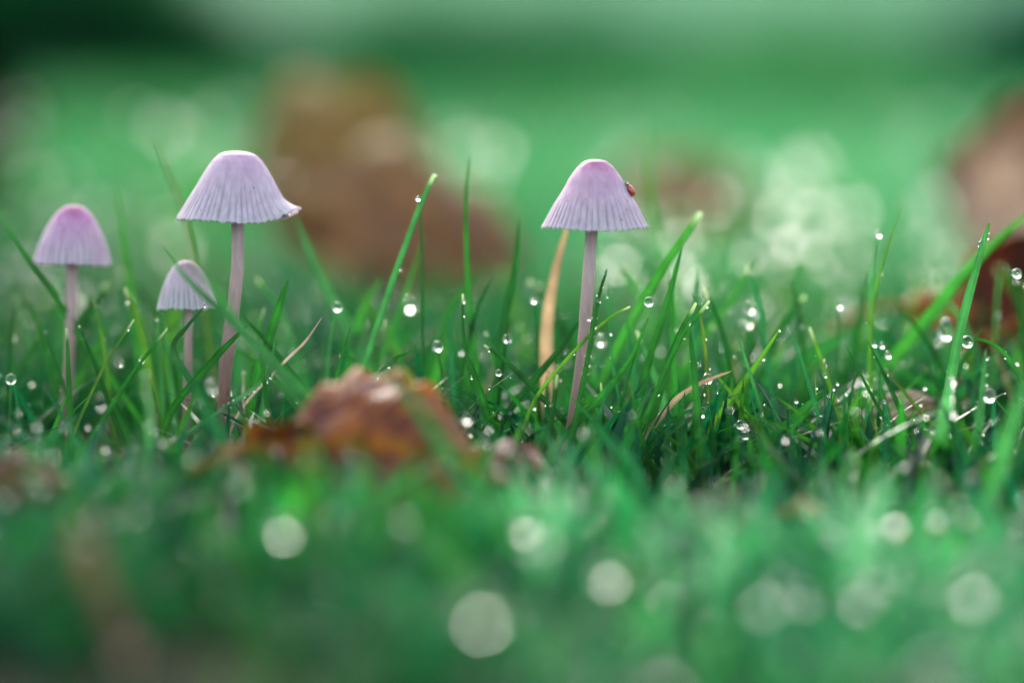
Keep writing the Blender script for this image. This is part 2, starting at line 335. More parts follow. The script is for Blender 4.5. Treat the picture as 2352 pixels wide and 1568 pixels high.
    def put(o):
        o.parent = root; o.matrix_parent_inverse = Matrix.Identity(4); o.matrix_local = Matrix.Translation(-root.location) @ M
    cap = mesh_np('cap', v, f, CAP, cc); put(cap)
    # gills under the cap, joined: none of them shows from the lens
    gv, gf = [], []; ng = nrib//2*1
    for i in range(ng):
        p0 = 2*math.pi*i/ng; ca, sa = math.cos(p0), math.sin(p0); idx = list(range(14, nt_-3, 4)); o = len(gv)
        for j in idx:
            rj, zj = r[j]*.95, z[j]-th
            dep = .0016*math.sin(math.pi*min(1, (j-10)/(nt_-10)))
            gv += [(rj*ca, rj*sa, zj), (rj*.93*ca, rj*.93*sa, max(zj-dep, z[-1]+.0007))]
        for j in range(len(idx)-1): gf.append((o+2*j, o+2*j+1, o+2*j+3, o+2*j+2))
    gl = mesh_np('gills', gv, gf, GILL, smooth=False); put(gl)
    # stem from under the crown down into the soil
    top = M @ Vector((0, 0, -H*.35)); pts = [top]
    for q in stem_pts: pts.append(P(q[0], q[1], off))
    last = pts[-1]; dr = (pts[-1]-pts[-2]).normalized(); dr.z = min(dr.z, -.5); s_ = (last.z+.006)/-dr.z; pts.append(last+dr*s_)
    pts = [p-root.location for p in pts]
    ws = [stem_w[0]*sc/2]+[x*sc/2 for x in stem_w]; ws.append(ws[-1]*1.1)
    rs2 = np.random.default_rng(seed+5); wv = rs2.normal(0, 1, 90)
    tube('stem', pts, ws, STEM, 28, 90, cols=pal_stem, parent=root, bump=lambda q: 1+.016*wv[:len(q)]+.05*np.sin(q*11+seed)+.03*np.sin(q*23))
    return root, A, Rm, H, co, M
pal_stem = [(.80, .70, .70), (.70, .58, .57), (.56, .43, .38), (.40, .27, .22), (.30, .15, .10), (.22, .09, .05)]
bell = [(0, 0), (.10, .006), (.21, .03), (.32, .10), (.42, .2), (.50, .29), (.556, .387), (.628, .48), (.78, .67), (.904, .86), (1, 1)]
dome = [(0, 0), (.16, .008), (.30, .045), (.41, .13), (.50, .24), (.59, .37), (.67, .50), (.75, .62), (.83, .74), (.91, .86), (.97, .95), (1, 1)]
egg = [(0, 0), (.14, .01), (.29, .055), (.43, .14), (.56, .26), (.68, .40), (.78, .54), (.87, .69), (.95, .87), (1, 1)]
PINK = [(.48, .10, .26), (.95, .48, .73), (.98, .71, .88), (.54, .33, .50)]
LIL = [(.58, .28, .50), (.95, .56, .80), (.98, .73, .91), (.56, .38, .56)]
MAG = [(.30, .02, .15), (.88, .36, .66), (.98, .70, .89), (.42, .25, .46)]
DUSK = [(.42, .20, .30), (.86, .56, .68), (.96, .80, .90), (.44, .34, .44)]
main = mushroom('pink bell mushroom with a ladybird on its cap', (1368, 366), 526, 124, 157, 0, bell, [(1359, 530), (1350, 660), (1336, 820), (1318, 940), (1308, 1000)], [30, 28, 25, 24, 24], PINK, 44, seed=3)
second = mushroom('largest lilac mushroom with its cap edge turned up on one side', (546, 347), 508, 136, 159, 3, dome, [(546, 515), (545, 620), (532, 740), (518, 850), (512, 960)], [31, 29, 31, 30, 28], LIL, 52, tilt=2, flare=1, seed=8)
third = mushroom('mushroom with the dark magenta crown and thin long stem', (170, 470), 605, 89, 134, 19, egg, [(166, 607), (163, 750), (156, 880), (148, 1010)], [27, 26, 25, 24], MAG, 38, seed=12, tilt=2.5)
fourth = mushroom('smallest low mushroom with grass blades crossing its cap', (425, 598), 707, 69, 109, 8, egg, [(433, 712), (432, 820), (429, 1000)], [19, 19, 18], DUSK, 34, tilt=-2, seed=20)

# ------------------------------------------------------------------ ladybird on the first cap
def ladybird():
    root = link(bpy.data.objects.new('ladybird', None)); tag(root, 'red ladybird with black spots climbing the pink mushroom cap', 'ladybird')
    L, Wd, Hh = 1.32e-3, 1.05e-3, .90e-3
    def ell(name, cx, cy, cz, ax, ay, az, mat, parent, cut=None, n=32):
        u = np.linspace(0, math.pi, n); p = np.linspace(0, 2*math.pi, n*2, endpoint=False); U, Pp = np.meshgrid(u, p, indexing='ij')
        x = np.cos(U); y = np.sin(U)*np.cos(Pp); z = np.sin(U)*np.sin(Pp)
        v = np.stack([cx+ax*x, cy+ay*y, cz+az*z], -1).reshape(-1, 3)
        if cut == 'wing': v[:, 2] = np.maximum(v[:, 2], cz)
        if cut == 'L': v[:, 1] = np.maximum(v[:, 1], 1.5e-5)
        return mesh_np(name, v, grid_faces(n, n*2, True), mat, parent=parent)
    wings = []
    for s in (1, -1):
        u = np.linspace(0, math.pi, 28); p = np.linspace(0, math.pi/2, 16); U, Pp = np.meshgrid(u, p, indexing='ij')
        x = np.cos(U)*L; y = s*(np.sin(U)*np.cos(Pp)*Wd+1.2e-5); z = np.sin(U)*np.sin(Pp)*Hh+.25e-3
        top = np.stack([x, y, z], -1); bot = top.copy(); bot[..., 2] = np.maximum(.25e-3, bot[..., 2]-6e-5)
        wv = np.vstack([top.reshape(-1, 3), bot.reshape(-1, 3)]); f = grid_faces(28, 16); o = mesh_np('wing_case', wv, np.vstack([f, f[:, ::-1]+28*16]), RED, parent=root)
        for (a, b, sz) in ((.45, .62, 1.0), (-.05, .42, 1.1), (-.02, .90, .9), (-.55, .55, 1.0), (.80, .04, 1.0)):
            # spot lies on the wing case surface
            ang = 2*math.pi*np.arange(14)/14; pts = []
            for rr_ in (0, 1):
                for q in ang:
                    x = a*L+rr_*math.cos(q)*.17e-3*sz; rad = math.sqrt(max(0, 1-(x/L)**2)); th = b*math.pi/2
                    th2 = (math.pi/2-th)+rr_*math.sin(q)*.19*sz/max(rad, .35)
                    y = s*max(rad*math.cos(th2)*Wd, -1e-9) if s > 0 else -max(rad*math.cos(th2)*Wd, -1e-9); z = rad*math.sin(th2)*Hh+.25e-3
                    n_ = Vector((x/L/L, y/Wd/Wd, (z-.25e-3)/Hh/Hh)).normalized(); pts.append(Vector((x, y, z))+n_*(2.2e-5 if rr_ == 0 else 6e-6))
            f2 = [(i, (i+1) % 14, 14+(i+1) % 14, 14+i) for i in range(14)]
            mesh_np('spot', [tuple(q) for q in pts], f2, BLACK, parent=o)
    ell('abdomen', 0, 0, .22e-3, L*.95, Wd*.92, .2e-3, BLACK, root)
    pn = ell('thorax', L*.98, 0, .42e-3, .42e-3, .68e-3, .36e-3, BLACK, root)
    for s in (1, -1): ell('cheek_patch', L*1.08, s*.47e-3, .52e-3, .2e-3, .18e-3, .22e-3, CREAM, pn, n=12)
    hd = ell('head', L*1.30, 0, .36e-3, .30e-3, .36e-3, .26e-3, BLACK, root, n=18)
    for s in (1, -1):
        ell('eye', L*1.38, s*.27e-3, .42e-3, .10e-3, .09e-3, .1e-3, BLACK, hd, n=10)
        tube('antenna', [(L*1.45, s*.15e-3, .4e-3), (L*1.62, s*.3e-3, .5e-3), (L*1.72, s*.45e-3, .42e-3)], [2.5e-5, 2.5e-5, 4e-5], BLACK, 6, 8, parent=root)
        for x0, dx in ((.75, .45), (.25, .0), (-.25, -.5)):
            tube('leg', [(L*x0, s*Wd*.6, .2e-3), (L*(x0+dx*.5), s*Wd*1.15, .32e-3), (L*(x0+dx), s*Wd*1.5, -.02e-3), (L*(x0+dx*1.15), s*Wd*1.62, -.06e-3)], [7e-5, 6e-5, 4e-5, 3e-5], BLACK, 6, 12, parent=root)
    return root
lb = ladybird()
co, Mx = main[4], main[5]
ti, pi_ = 34, int(384*(1-.025))
p = Mx @ Vector(co[ti, pi_]); up_t = (Mx @ Vector(co[ti-6, pi_])-p).normalized(); side = (Mx @ Vector(co[ti, (pi_+12) % 384])-p).normalized()
nrm = side.cross(up_t).normalized()
if nrm.dot(p-Mx @ Vector((0, 0, p.z-Mx.translation.z))) < 0: nrm = -nrm
fwd = up_t; yv = nrm.cross(fwd).normalized()
rot = Matrix((fwd, yv, nrm)).transposed().to_4x4()
lb.matrix_world = Matrix.Translation(p+nrm*.00002) @ rot @ Matrix.Rotation(R(8), 4, 'Z') @ Matrix.Rotation(R(0), 4, 'X') @ Matrix.Scale(.98, 4)

# ------------------------------------------------------------------ single grass blades
COLS = {'g': (.020, .125, .020), 'd': (.010, .075, .014), 'y': (.10, .21, .022), 'o': (.09, .12, .022), 't': (.018, .13, .060), 'p': (.10, .28, .14),
        's': (.54, .41, .24), 'b': (.20, .12, .08), 'w': (.55, .48, .40), 'B': (.045, .21, .03), 'm': (.05, .18, .07), 'W': (.15, .36, .26)}
beads = []                    # small dew beads along blades: (x, y, z, radius)
def blade(label, pts, wpx, off, col, tip=None, off2=None, twist=None, dewy=0, group=None, tipw=.05, fold=.35, merge=None):
    n = 40; tipw = tipw if tip is None else random.choice([.3, .45]); o2 = off if off2 is None else off2; m = len(pts)
    P3 = [P(q[0], q[1], off+(o2-off)*i/max(1, m-1)) for i, q in enumerate(pts)]
    last, prev = P3[-1], P3[-2]; dr = (last-prev).normalized()
    g0 = float(dip(last.x, last.y)); hh = last.z-g0
    if hh > .001:
        mid = last+dr*min(.012, hh*.6); mid.z = min(mid.z, g0+hh*.5); b = mid.copy(); b.x += dr.x*.004; b.z = g0-.003
        P3 += [mid, b]
    c = spline(P3, n); t = np.linspace(0, 1, n)            # t = 0 at the tip
    sc = K*(D+off/1000)/D; wd = wpx*sc/2
    prof = np.clip((t/.45), 0, 1)**.62; prof = (tipw+(1-tipw)*prof)*(1-.25*np.clip((t-.7)/.3, 0, 1))
    T = np.gradient(c, axis=0); T /= np.linalg.norm(T, axis=1)[:, None]
    view = np.array(FW)[None]; B = np.cross(T, view); B /= np.linalg.norm(B, axis=1)[:, None]; Nn = np.cross(B, T)
    tw = random.uniform(-.5, .5) if twist is None else twist
    ang = tw+np.sin(t*3+random.random()*6)*.25
    Bt = B*np.cos(ang)[:, None]+Nn*np.sin(ang)[:, None]; Nt = -B*np.sin(ang)[:, None]+Nn*np.cos(ang)[:, None]
    us = np.array([-1, -.55, -.08, .08, .55, 1]); dz = np.array([0, .55, 1, 1, .55, 0])*fold
    v = c[:, None]+Bt[:, None]*(us[None, :, None]*wd*prof[:, None, None])+Nt[:, None]*(dz[None, :, None]*wd*prof[:, None, None])
    origin = Vector((c[-1][0], c[-1][1], 0))
    base = np.array(COLS[col]); cc = np.repeat(base[None]*np.ones((n, 1)), len(us), 0).reshape(n, len(us), 3)
    cc = cc*(.85+.3*np.array([noise.noise((q*4, off, wpx)) for q in t])[:, None, None])
    cc[:, 2:4] *= 1.25
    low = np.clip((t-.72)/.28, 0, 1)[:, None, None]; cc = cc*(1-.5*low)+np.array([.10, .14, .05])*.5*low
    if tip: 
        k = np.clip(1-t/.06, 0, 1)[:, None, None]**.5; cc = cc*(1-k)+np.array(COLS[tip])*k
    uv = np.stack([np.broadcast_to((us+1)/2, (n, 6)), np.broadcast_to(t[:, None], (n, 6))], -1).reshape(-1, 2)
    if merge is not None:
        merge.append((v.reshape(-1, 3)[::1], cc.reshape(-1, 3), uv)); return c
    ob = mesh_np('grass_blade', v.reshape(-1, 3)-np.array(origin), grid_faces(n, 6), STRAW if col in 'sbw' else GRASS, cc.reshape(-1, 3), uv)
    ob.location = origin; tag(ob, label, 'dry blade' if col in 'sbw' else 'grass blade', group or ('dry straw blades among the grass' if col in 'sbw' else 'single tall grass blades'))
    for i in range(int(dewy*.7)):
        k = random.randrange(0, int(n*.8)); e = random.choice((0, 5, random.randrange(6))); q = v[k, e]; r_ = random.uniform(.00010, .00034)
        beads.append((q[0], q[1]-r_*.6, q[2]+random.uniform(-.3, .5)*r_, r_))
    return c
HUE = {'g': 'mid green', 'd': 'dark green', 'B': 'bright green', 't': 'bluish green', 'm': 'dull green', 'y': 'yellow green'}
BL = [
 ('thin dewy blade leaning across the stem of the pink bell mushroom', [(1394, 620), (1374, 690), (1345, 850), (1318, 985)], 15, -7, 'g', 'p', 70),
 ('dark stiff blade passing behind the pink bell mushroom stem', [(1350, 712), (1290, 795), (1228, 872)], 17, 6, 'd', None, 0),
 ('short dark blade with a brown withered tip left of the straw', [(1112, 792), (1160, 828), (1237, 905)], 14, 0, 'd', 'w', 8),
 ('slender yellow green blade arching over the mushroom stem base', [(1447, 704), (1400, 730), (1330, 795), (1232, 912), (1195, 1010)], 9, -3, 'y', 'w', 6),
 ('dark ribbed blade ending below the hanging dewdrop', [(1490, 728), (1450, 820), (1390, 900), (1312, 985)], 18, -2, 'g', None, 6),
 ('long wide blade with a cut whitish tip right of the ladybird', [(1610, 488), (1545, 585), (1450, 740), (1370, 900)], 24, 17, 'B', 'w', 0),
 ('upright olive green blade crossing the cut blade', [(1567, 565), (1545, 650), (1500, 800), (1472, 900), (1466, 1010)], 21, 6, 'g', None, 0),
 ('bright yellow green blade leaning right with a blunt tip', [(1790, 758), (1722, 860), (1645, 965), (1560, 1080)], 18, 0, 'y', None, 4),
 ('thin hooked olive blade above the round dewdrop', [(1588, 670), (1606, 715), (1620, 800), (1628, 940)], 9, 1, 'o', None, 3),
 ('tall blurred bright blade rising beside the ladybird', [(1497, 285), (1492, 400), (1500, 500), (1545, 650)], 26, 75, 'B', None, 0),
 ('tall narrow blade left of the dark curved blade', [(1081, 345), (1070, 470), (1078, 700), (1098, 860)], 15, 14, 'g', None, 0),
 ('dark curved blade standing left of the straw', [(1192, 500), (1184, 600), (1160, 740), (1150, 830)], 22, 14, 'd', None, 0),
 ('pale green blade with a torn white tip between the mushrooms', [(998, 400), (962, 480), (900, 650), (850, 800)], 16, 7, 'm', 'w', 8),
 ('short broad green blade right of the lilac mushroom stem', [(662, 642), (642, 700), (618, 780)], 24, 3, 'g', None, 0),
 ('thin upright dark blade above the broad pointed blade', [(1063, 675), (1064, 760), (1080, 860)], 9, 2, 'd', 'w', 4),
 ('broad pointed blade right of the brown fallen leaf', [(1076, 815), (1095, 880), (1135, 1000)], 30, -6, 'g', None, 3),
 ('wide blurred blade slanting in from the upper right edge', [(2375, 480), (2240, 600), (2100, 770), (1990, 900)], 34, 30, 'B', None, 0),
 ('tall tapering blade at the right with a drop near its tip', [(2272, 512), (2250, 590), (2205, 760), (2168, 960), (2140, 1100)], 25, -3, 'm', 'o', 20),
 ('thin bent olive blade left of the slanting blade', [(2076, 462), (2035, 580), (2005, 700), (1998, 800), (2000, 900)], 10, 9, 'y', None, 4),
 ('narrow dark blade falling from the little drops at the right', [(1992, 780), (2040, 880), (2092, 1000), (2120, 1080)], 14, 1, 'd', None, 6),
 ('blurred dark blade behind the bent olive blade', [(1985, 620), (1965, 780), (1915, 960)], 26, 32, 'd', None, 0),
 ('olive brown stalk rising behind the lilac mushroom cap', [(350, 308), (385, 395), (422, 490), (455, 640)], 12, 35, 'o', None, 0),
 ('long blade leaning in front of the magenta mushroom from the left edge', [(-10, 480), (60, 590), (150, 715), (235, 870), (285, 980)], 18, 18, 'g', 'p', 8),
 ('bright blurred blade between the magenta and lilac mushrooms', [(262, 425), (284, 560), (306, 700)], 18, 42, 'B', None, 0),
 ('blurred green blade crossing in front of the smallest cap', [(365, 560), (440, 650), (540, 745), (680, 880), (760, 960)], 22, -26, 'm', None, 0),
 ('dull green blurred blade over the right of the smallest cap', [(425, 592), (490, 660), (560, 760), (640, 860)], 20, -44, 'm', None, 0),
 ('sharp green blade bent left of the smallest mushroom stem', [(470, 703), (430, 750), (398, 800), (440, 880)], 16, -4, 'g', None, 2),
 ('thick short blade leaning over the lilac mushroom stem base', [(580, 735), (540, 775), (488, 830)], 18, -5, 'g', None, 2),
 ('wide pale blurred blade leaning down from the lilac cap', [(672, 485), (735, 630), (790, 740), (850, 860)], 34, 36, 'm', None, 0),
 ('broad blue green blade lying across the brown fallen leaf', [(885, 830), (975, 960), (1075, 1110)], 40, -82, 't', None, 10),
 ('long diagonal blade in front of the left stems', [(380, 780), (470, 930), (560, 1110), (610, 1200)], 26, -50, 't', None, 10),
 ('beaded dewy blade slanting under the smallest mushroom', [(622, 868), (520, 935), (405, 1015)], 14, -10, 'p', None, 60),
 ('wide blade with bright edge leaning right of the yellow green blade', [(1890, 900), (1790, 1000), (1720, 1080)], 34, -5, 'g', None, 20),
 ('blurred dark upright blade behind the yellow green tip', [(1815, 640), (1840, 760), (1852, 930)], 24, 24, 'd', None, 0),
 ('bead covered pale blade in the right foreground', [(1960, 1032), (1945, 1100), (1925, 1200)], 26, -45, 'p', None, 50),
 ('tall bead edged blade below the single drop', [(2185, 868), (2165, 980), (2140, 1130)], 34, -26, 'p', None, 70),
 ('bead edged blade holding the big round drop', [(2265, 800), (2255, 920), (2235, 1080)], 30, -16, 'm', None, 70),
 ('wide blurred blade at the right edge foreground', [(2380, 820), (2330, 960), (2280, 1120)], 48, -55, 'm', None, 20),
 ('small arched blade carrying a drop at its left tip', [(2212, 783), (2260, 782), (2310, 815), (2360, 900)], 11, 0, 'g', None, 12),
 ('blurred slanting blade behind the hooked olive blade', [(1732, 590), (1680, 690), (1600, 800), (1540, 900)], 18, 38, 'B', None, 0),
 ('thin straight straw crossing above the brown fallen leaf', [(740, 728), (700, 785), (640, 845)], 7, -1, 'w', None, 0),
 ('blurred thin blade behind the torn white tip blade', [(975, 540), (930, 680), (890, 790)], 12, 30, 'B', None, 0),
 ('tiny upright blade just above the brown fallen leaf', [(806, 748), (790, 800), (775, 860)], 10, -4, 'g', None, 3),
 ('tiny curved blade touching the top of the brown leaf', [(962, 797), (925, 815), (895, 835)], 9, -8, 'g', None, 3),
 ('curved tan blade bowing from the round dewdrop', [(1680, 852), (1610, 880), (1550, 920), (1495, 985), (1445, 1050)], 19, -2, 's', None, 3),
 ('tall tan straw standing behind the pink bell cap', [(1309, 500), (1275, 625), (1256, 760), (1258, 950)], 31, 18, 's', None, 0),
 ('dark needle thin blade right of the mushroom stem', [(1396, 640), (1402, 800), (1422, 920), (1440, 1040)], 9, 2, 't', None, 6),
 ('thin dark blade leaning left behind the curved tan blade', [(1478, 745), (1445, 860), (1410, 980)], 9, 0, 'd', None, 8),
 ('thin upright blade left of the bright edged blade', [(1872, 856), (1876, 940), (1880, 1040)], 9, -2, 'y', None, 5),
 ('olive yellow blade stub right of the round dewdrop', [(1645, 860), (1700, 930), (1770, 1030)], 16, 4, 'y', None, 0),
 ('brown tinged blade crossing the narrow dark blade', [(2035, 850), (2085, 910), (2150, 985), (2200, 1050)], 13, 2, 'o', 'b', 8),
 ('slim dark blade beside the left stem of the magenta mushroom', [(182, 750), (215, 830), (262, 960), (290, 1030)], 15, 3, 'd', None, 6),
 ('thin fine blade rising left of the smallest mushroom', [(475, 620), (420, 720), (330, 830)], 10, 24, 'g', None, 0),
 ('dark blade tuft left of the lilac stem base', [(560, 730), (590, 760), (625, 800)], 12, 4, 'd', None, 0),
 ('tan blurred stalk in the dark left foreground', [(165, 1160), (205, 1280), (260, 1420)], 60, -150, 'b', None, 0),
 ('blurred upright blade at the bottom of the left foreground', [(560, 1180), (620, 1400), (640, 1600)], 60, -190, 'd', None, 0),
 ('blurred wide blade bent in the middle foreground', [(900, 1100), (1010, 1230), (1120, 1420)], 70, -140, 'g', None, 0),
 ('blurred bright green blade left of the brown leaf', [(690, 1050), (700, 1180), (690, 1320)], 40, -95, 'B', None, 0),
 ('pale foreground blade with dew beads under the stem', [(1305, 1045), (1302, 1120), (1300, 1220)], 20, -40, 'p', None, 30),
 ('thin blade with a drop left of the tan blade', [(1520, 1020), (1560, 1050), (1600, 1110)], 10, -12, 'y', None, 6),
 ('thin light blade leaning right in the right foreground', [(1830, 1020), (1750, 1060), (1650, 1110)], 10, -18, 'y', None, 6),
 ('very dewy upright blade in the lower left foreground', [(335, 860), (345, 980), (330, 1120)], 22, -45, 'p', None, 40),
 ('slanted blade behind the lower left dewy blade', [(150, 980), (210, 1060), (280, 1150)], 20, -50, 't', None, 25),
 ('leaning blade in front of the magenta mushroom base', [(90, 860), (140, 950), (200, 1060)], 14, -20, 't', None, 14),
 ('blurred pale upright blade under the brown leaf', [(745, 830), (735, 980), (720, 1130)], 16, -45, 'o', None, 6),
]
for b in BL: blade(b[0], b[1], b[2], b[3], b[4], b[5], dewy=b[6])
for k, (cx, cy, nm) in enumerate([(1990, 1080, 'right foreground'), (1250, 1060, 'centre foreground'), (1620, 1130, 'space under the tan blade')]):
    for i, (dx, dy, wd_) in enumerate([(-95, 60, 20), (-48, 10, 26), (-12, 40, 20), (22, -10, 30), (60, 35, 18), (104, 70, 24)]):
        nth = ['first', 'second', 'third', 'fourth', 'fifth', 'sixth'][i]
        blade(nth+' from left of the pale dewy blades in the '+nm, [(cx+dx*1.5, cy+dy), (cx+dx*1.1, cy+dy+70), (cx+dx*.8, cy+dy+160)], wd_, -78-14*((i*7+k) % 4), 'W', dewy=30, group='dew white blades in the foreground')
for i, (x0, y0, lx, c_, where) in enumerate([(610, 1010, -30, 'B', 'in front of the small orange leaf'), (700, 985, 40, 'y', 'at the left end of the brown leaf'), (735, 1030, -25, 'g', 'before the left half of the brown leaf'), (800, 1000, 60, 'm', 'before the middle of the brown leaf'),
        (860, 1050, -50, 'B', 'low before the middle of the brown leaf'), (930, 1020, 30, 'g', 'right of the middle of the brown leaf'), (1010, 1040, -60, 'm', 'before the right half of the brown leaf'), (1080, 1000, 45, 'B', 'at the right end of the brown leaf')]):
    blade(HUE[c_]+' soft blade '+where, [(x0, y0), (x0+lx*.6, y0+80), (x0+lx, y0+190)], 26, -86-6*(i % 3), c_, dewy=6, group='soft blades before the brown leaf')
PLACES = [(0, 'at the left edge'), (110, 'left of the magenta mushroom stem'), (200, 'just right of the magenta mushroom stem'), (310, 'left of the smallest mushroom'), (430, 'beside the smallest mushroom stem'), (520, 'at the lilac mushroom stem'),
    (640, 'right of the lilac mushroom stem'), (760, 'above the left end of the brown leaf'), (880, 'above the middle of the brown leaf'), (1000, 'above the right end of the brown leaf'), (1120, 'left of the tan straw'), (1240, 'beside the tan straw'),
    (1360, 'at the bell mushroom stem'), (1480, 'under the cut blade'), (1600, 'beside the clear round dewdrop'), (1720, 'beside the yellow green blade'), (1840, 'right of the yellow green blade'), (1960, 'left of the little drops'),
    (2080, 'between the little drops and the tapering blade'), (2200, 'behind the tapering blade'), (2300, 'right of the tapering blade'), (2400, 'at the right edge')]
def place(px): return min(PLACES, key=lambda q: abs(q[0]-px))[1]
for i in range(150):
    off = random.choice([random.uniform(-14, 12), random.uniform(12, 90), random.uniform(12, 90)])
    px = random.uniform(-150, 2500); tipy = random.uniform(690, 900) if off < 12 else random.uniform(600, 830)
    if abs(px-1370) < 130 and off < 8: tipy = max(tipy, 860)
    if 640 < px < 1140 and off < 5: continue
    ln = random.uniform(-190, 190); 
    wd_ = random.uniform(9, 22); cl = random.choice('gdgBgdtmy')
    lab = ' '.join([('sharp' if abs(off) < 9 else 'soft' if abs(off) < 35 else 'blurred'), HUE[cl], ('narrow' if wd_ < 14 else 'broad'), ('left' if ln > 60 else 'right' if ln < -60 else 'upright')+('' if abs(ln) < 60 else ' leaning'), 'blade', place(px)])
    blade(lab, [(px, tipy), (px+ln*.45, tipy+110), (px+ln, 1030)], wd_, off, cl, random.choice([None, None, 'w']), dewy=random.choice([0, 2, 8, 14]), group='slender blades around the mushrooms')

# ------------------------------------------------------------------ fallen leaves
def fallen_leaf(label, cen, length, width, Lax, Wax, arch, cup, cols, seed=1, lobes=3, lobe=.18, curl=.2, vein=.5, vw=.10):
    """cols: dull body, second body tone, vein, edge"""
    Lx = Vector(Lax).normalized(); Nx = Lx.cross(Vector(Wax)).normalized(); Wx = Nx.cross(Lx).normalized()
    ns, nt2 = 90, 61; s = np.linspace(0, 1, ns); t = np.linspace(-1, 1, nt2); Sg, Tg = np.meshgrid(s, t, indexing='ij')
    wv = np.sin(math.pi*np.clip(s, 0, 1)**.85)**.55*(1+lobe*np.cos(s*math.pi*2*lobes+seed)); wv *= 1+.015*np.sin(s*47)+.01*np.sin(s*19+seed)
    side = np.where(Tg > 0, 1+.12*np.sin(seed), 1-.1*np.sin(seed))
    x = (Sg-.5)*length+.06*length*np.abs(Tg)*(.5-Sg)*1.2; y = Tg*wv[:, None]*width/2*side
    n1 = np.array([noise.noise((a*3.2+seed*7, b*2.4, seed)) for a, b in zip(Sg.ravel(), Tg.ravel())]).reshape(Sg.shape)
    n2 = np.array([noise.noise((a*11+seed*3, b*9, seed+4)) for a, b in zip(Sg.ravel(), Tg.ravel())]).reshape(Sg.shape)
    # side veins run obliquely from the midrib
    ph = (Sg-.30*np.abs(Tg))*9+.15*n1; dv = np.abs(ph-np.round(ph)); vv = np.exp(-(dv/vw)**2)*(.4+.6*np.abs(Tg)**.3); mv = np.exp(-(Tg/(.5*vw))**2); vall = np.clip(vv+mv, 0, 1)
    z = arch*(1-(2*Sg-1)**2)+cup*(1-Tg**2)+n1*.09*width+n2*.010*width+curl*width*np.clip(np.abs(Tg)-.6, 0, 1)**1.5*np.sin(Sg*7+seed)-vall*.012*width
    C = np.array(cen); v = C+x[..., None]*np.array(Lx)+y[..., None]*np.array(Wx)+z[..., None]*np.array(Nx)
    a, b, vc, ed = [np.array(q) for q in cols]; m = np.clip(.5+n1*1.6, 0, 1)[..., None]; c = a*(1-m)+b*m
    kv = (vall*vein)[..., None]; c = c*(1-kv)+vc*kv; ke = (np.clip((np.abs(Tg)-.78)/.2, 0, 1))[..., None]; c = c*(1-ke)+ed*ke
    rot_ = np.clip((n2-.28)*6, 0, 1)[..., None]; c = c*(1-.6*rot_)
    root = link(bpy.data.objects.new('fallen_leaf', None)); root.location = (C[0], C[1], max(0, float(v[..., 2].min()))); tag(root, label, 'fallen leaf', 'fallen autumn leaves in the grass')
    o = np.array(root.location)
    lf = mesh_np('leaf_blade', v.reshape(-1, 3)-o, grid_faces(ns, nt2), LEAF, c.reshape(-1, 3), parent=root)
    sm = lf.modifiers.new('thickness', 'SOLIDIFY'); sm.thickness = .00025
    mid = v[:, nt2//2]-o; idx = [0, 15, 30, 45, 60, 75, 89]
    tube('midrib', [mid[i]-np.array(Nx)*.0001 for i in idx], [.0006, .0005, .0004, .0002], LEAF, 8, 40, cols=[tuple(vc)]*2, parent=root)
    p0 = mid[0]; tube('stalk', [p0, p0-np.array(Lx)*.008+np.array([0, 0, -.002]), p0-np.array(Lx)*.018+np.array([0, 0, -.008])], [.0007, .0006, .0008], LEAF, 8, 14, cols=[tuple(vc*.7)]*2, parent=root)
    return root
BR = (.22, .060, .028); PU = (.27, .11, .085); OR = (.55, .18, .010); OL = (.38, .24, .015); DK = (.07, .022, .012); TN = (.78, .62, .48)
fallen_leaf('brown and orange veined leaf arched in the grass before the mushrooms', P(872, 1078, -50), .035, .029, (1, .05, -.12), (0, .50, .86), .006, .005, [(.19, .045, .05), (.34, .10, .03), (.55, .22, .012), OR], 2, 5, .06, .22, .8, .15)
fallen_leaf('small orange leaf standing left of the arched brown leaf', P(645, 1085, -56), .020, .016, (.5, .1, .85), (.8, .3, -.4), .002, .003, [BR, OR, OL, OR], 5, 3, .2, .3, .6)
fallen_leaf('big blurred brown leaf behind the lilac mushroom', P(910, 540, 240), .072, .044, (1, .2, -.22), (0, .35, .94), .008, .006, [(.32, .17, .10), (.34, .19, .07), (.42, .25, .06), (.42, .30, .04)], 7, 2, .12, .2, .35)
fallen_leaf('blurred olive brown leaf standing highest behind the lilac mushroom', P(785, 390, 360), .062, .056, (1, .1, .10), (0, .35, .94), .010, .006, [(.32, .24, .06), (.36, .22, .07), OL, (.36, .34, .04)], 9, 2, .12, .2, .3)
fallen_leaf('far olive brown leaf behind the ladybird', P(1570, 440, 420), .052, .026, (1, .1, -.1), (0, .4, .9), .004, .003, [(.32, .24, .08), (.36, .20, .09), OL, OL], 11, 2, .15, .2, .3)
fallen_leaf('pale tan leaf standing at the right edge', P(2330, 410, 260), .048, .040, (.35, .1, 1), (1, .2, -.3), .004, .006, [TN, (.33, .22, .15), TN, (.34, .24, .10)], 13, 2, .12, .2, .3)
fallen_leaf('dark brown leaf under the pale tan leaf', P(2325, 700, 95), .036, .028, (.3, .2, 1), (1, .1, -.3), .004, .004, [DK, BR, BR, OR], 15, 2, .12, .2, .4)
fallen_leaf('rusty red leaf scrap between grass at the right', P(2160, 715, 85), .017, .009, (1, .1, -.1), (0, .5, .85), .002, .002, [OR, BR, OR, OR], 17, 2, .12, .2, .4)
fallen_leaf('deep brown leaf low behind the big round drop', P(2330, 860, 60), .030, .022, (.6, .2, .8), (1, .1, -.3), .003, .003, [BR, DK, OR, OR], 19, 2, .12, .2, .4)
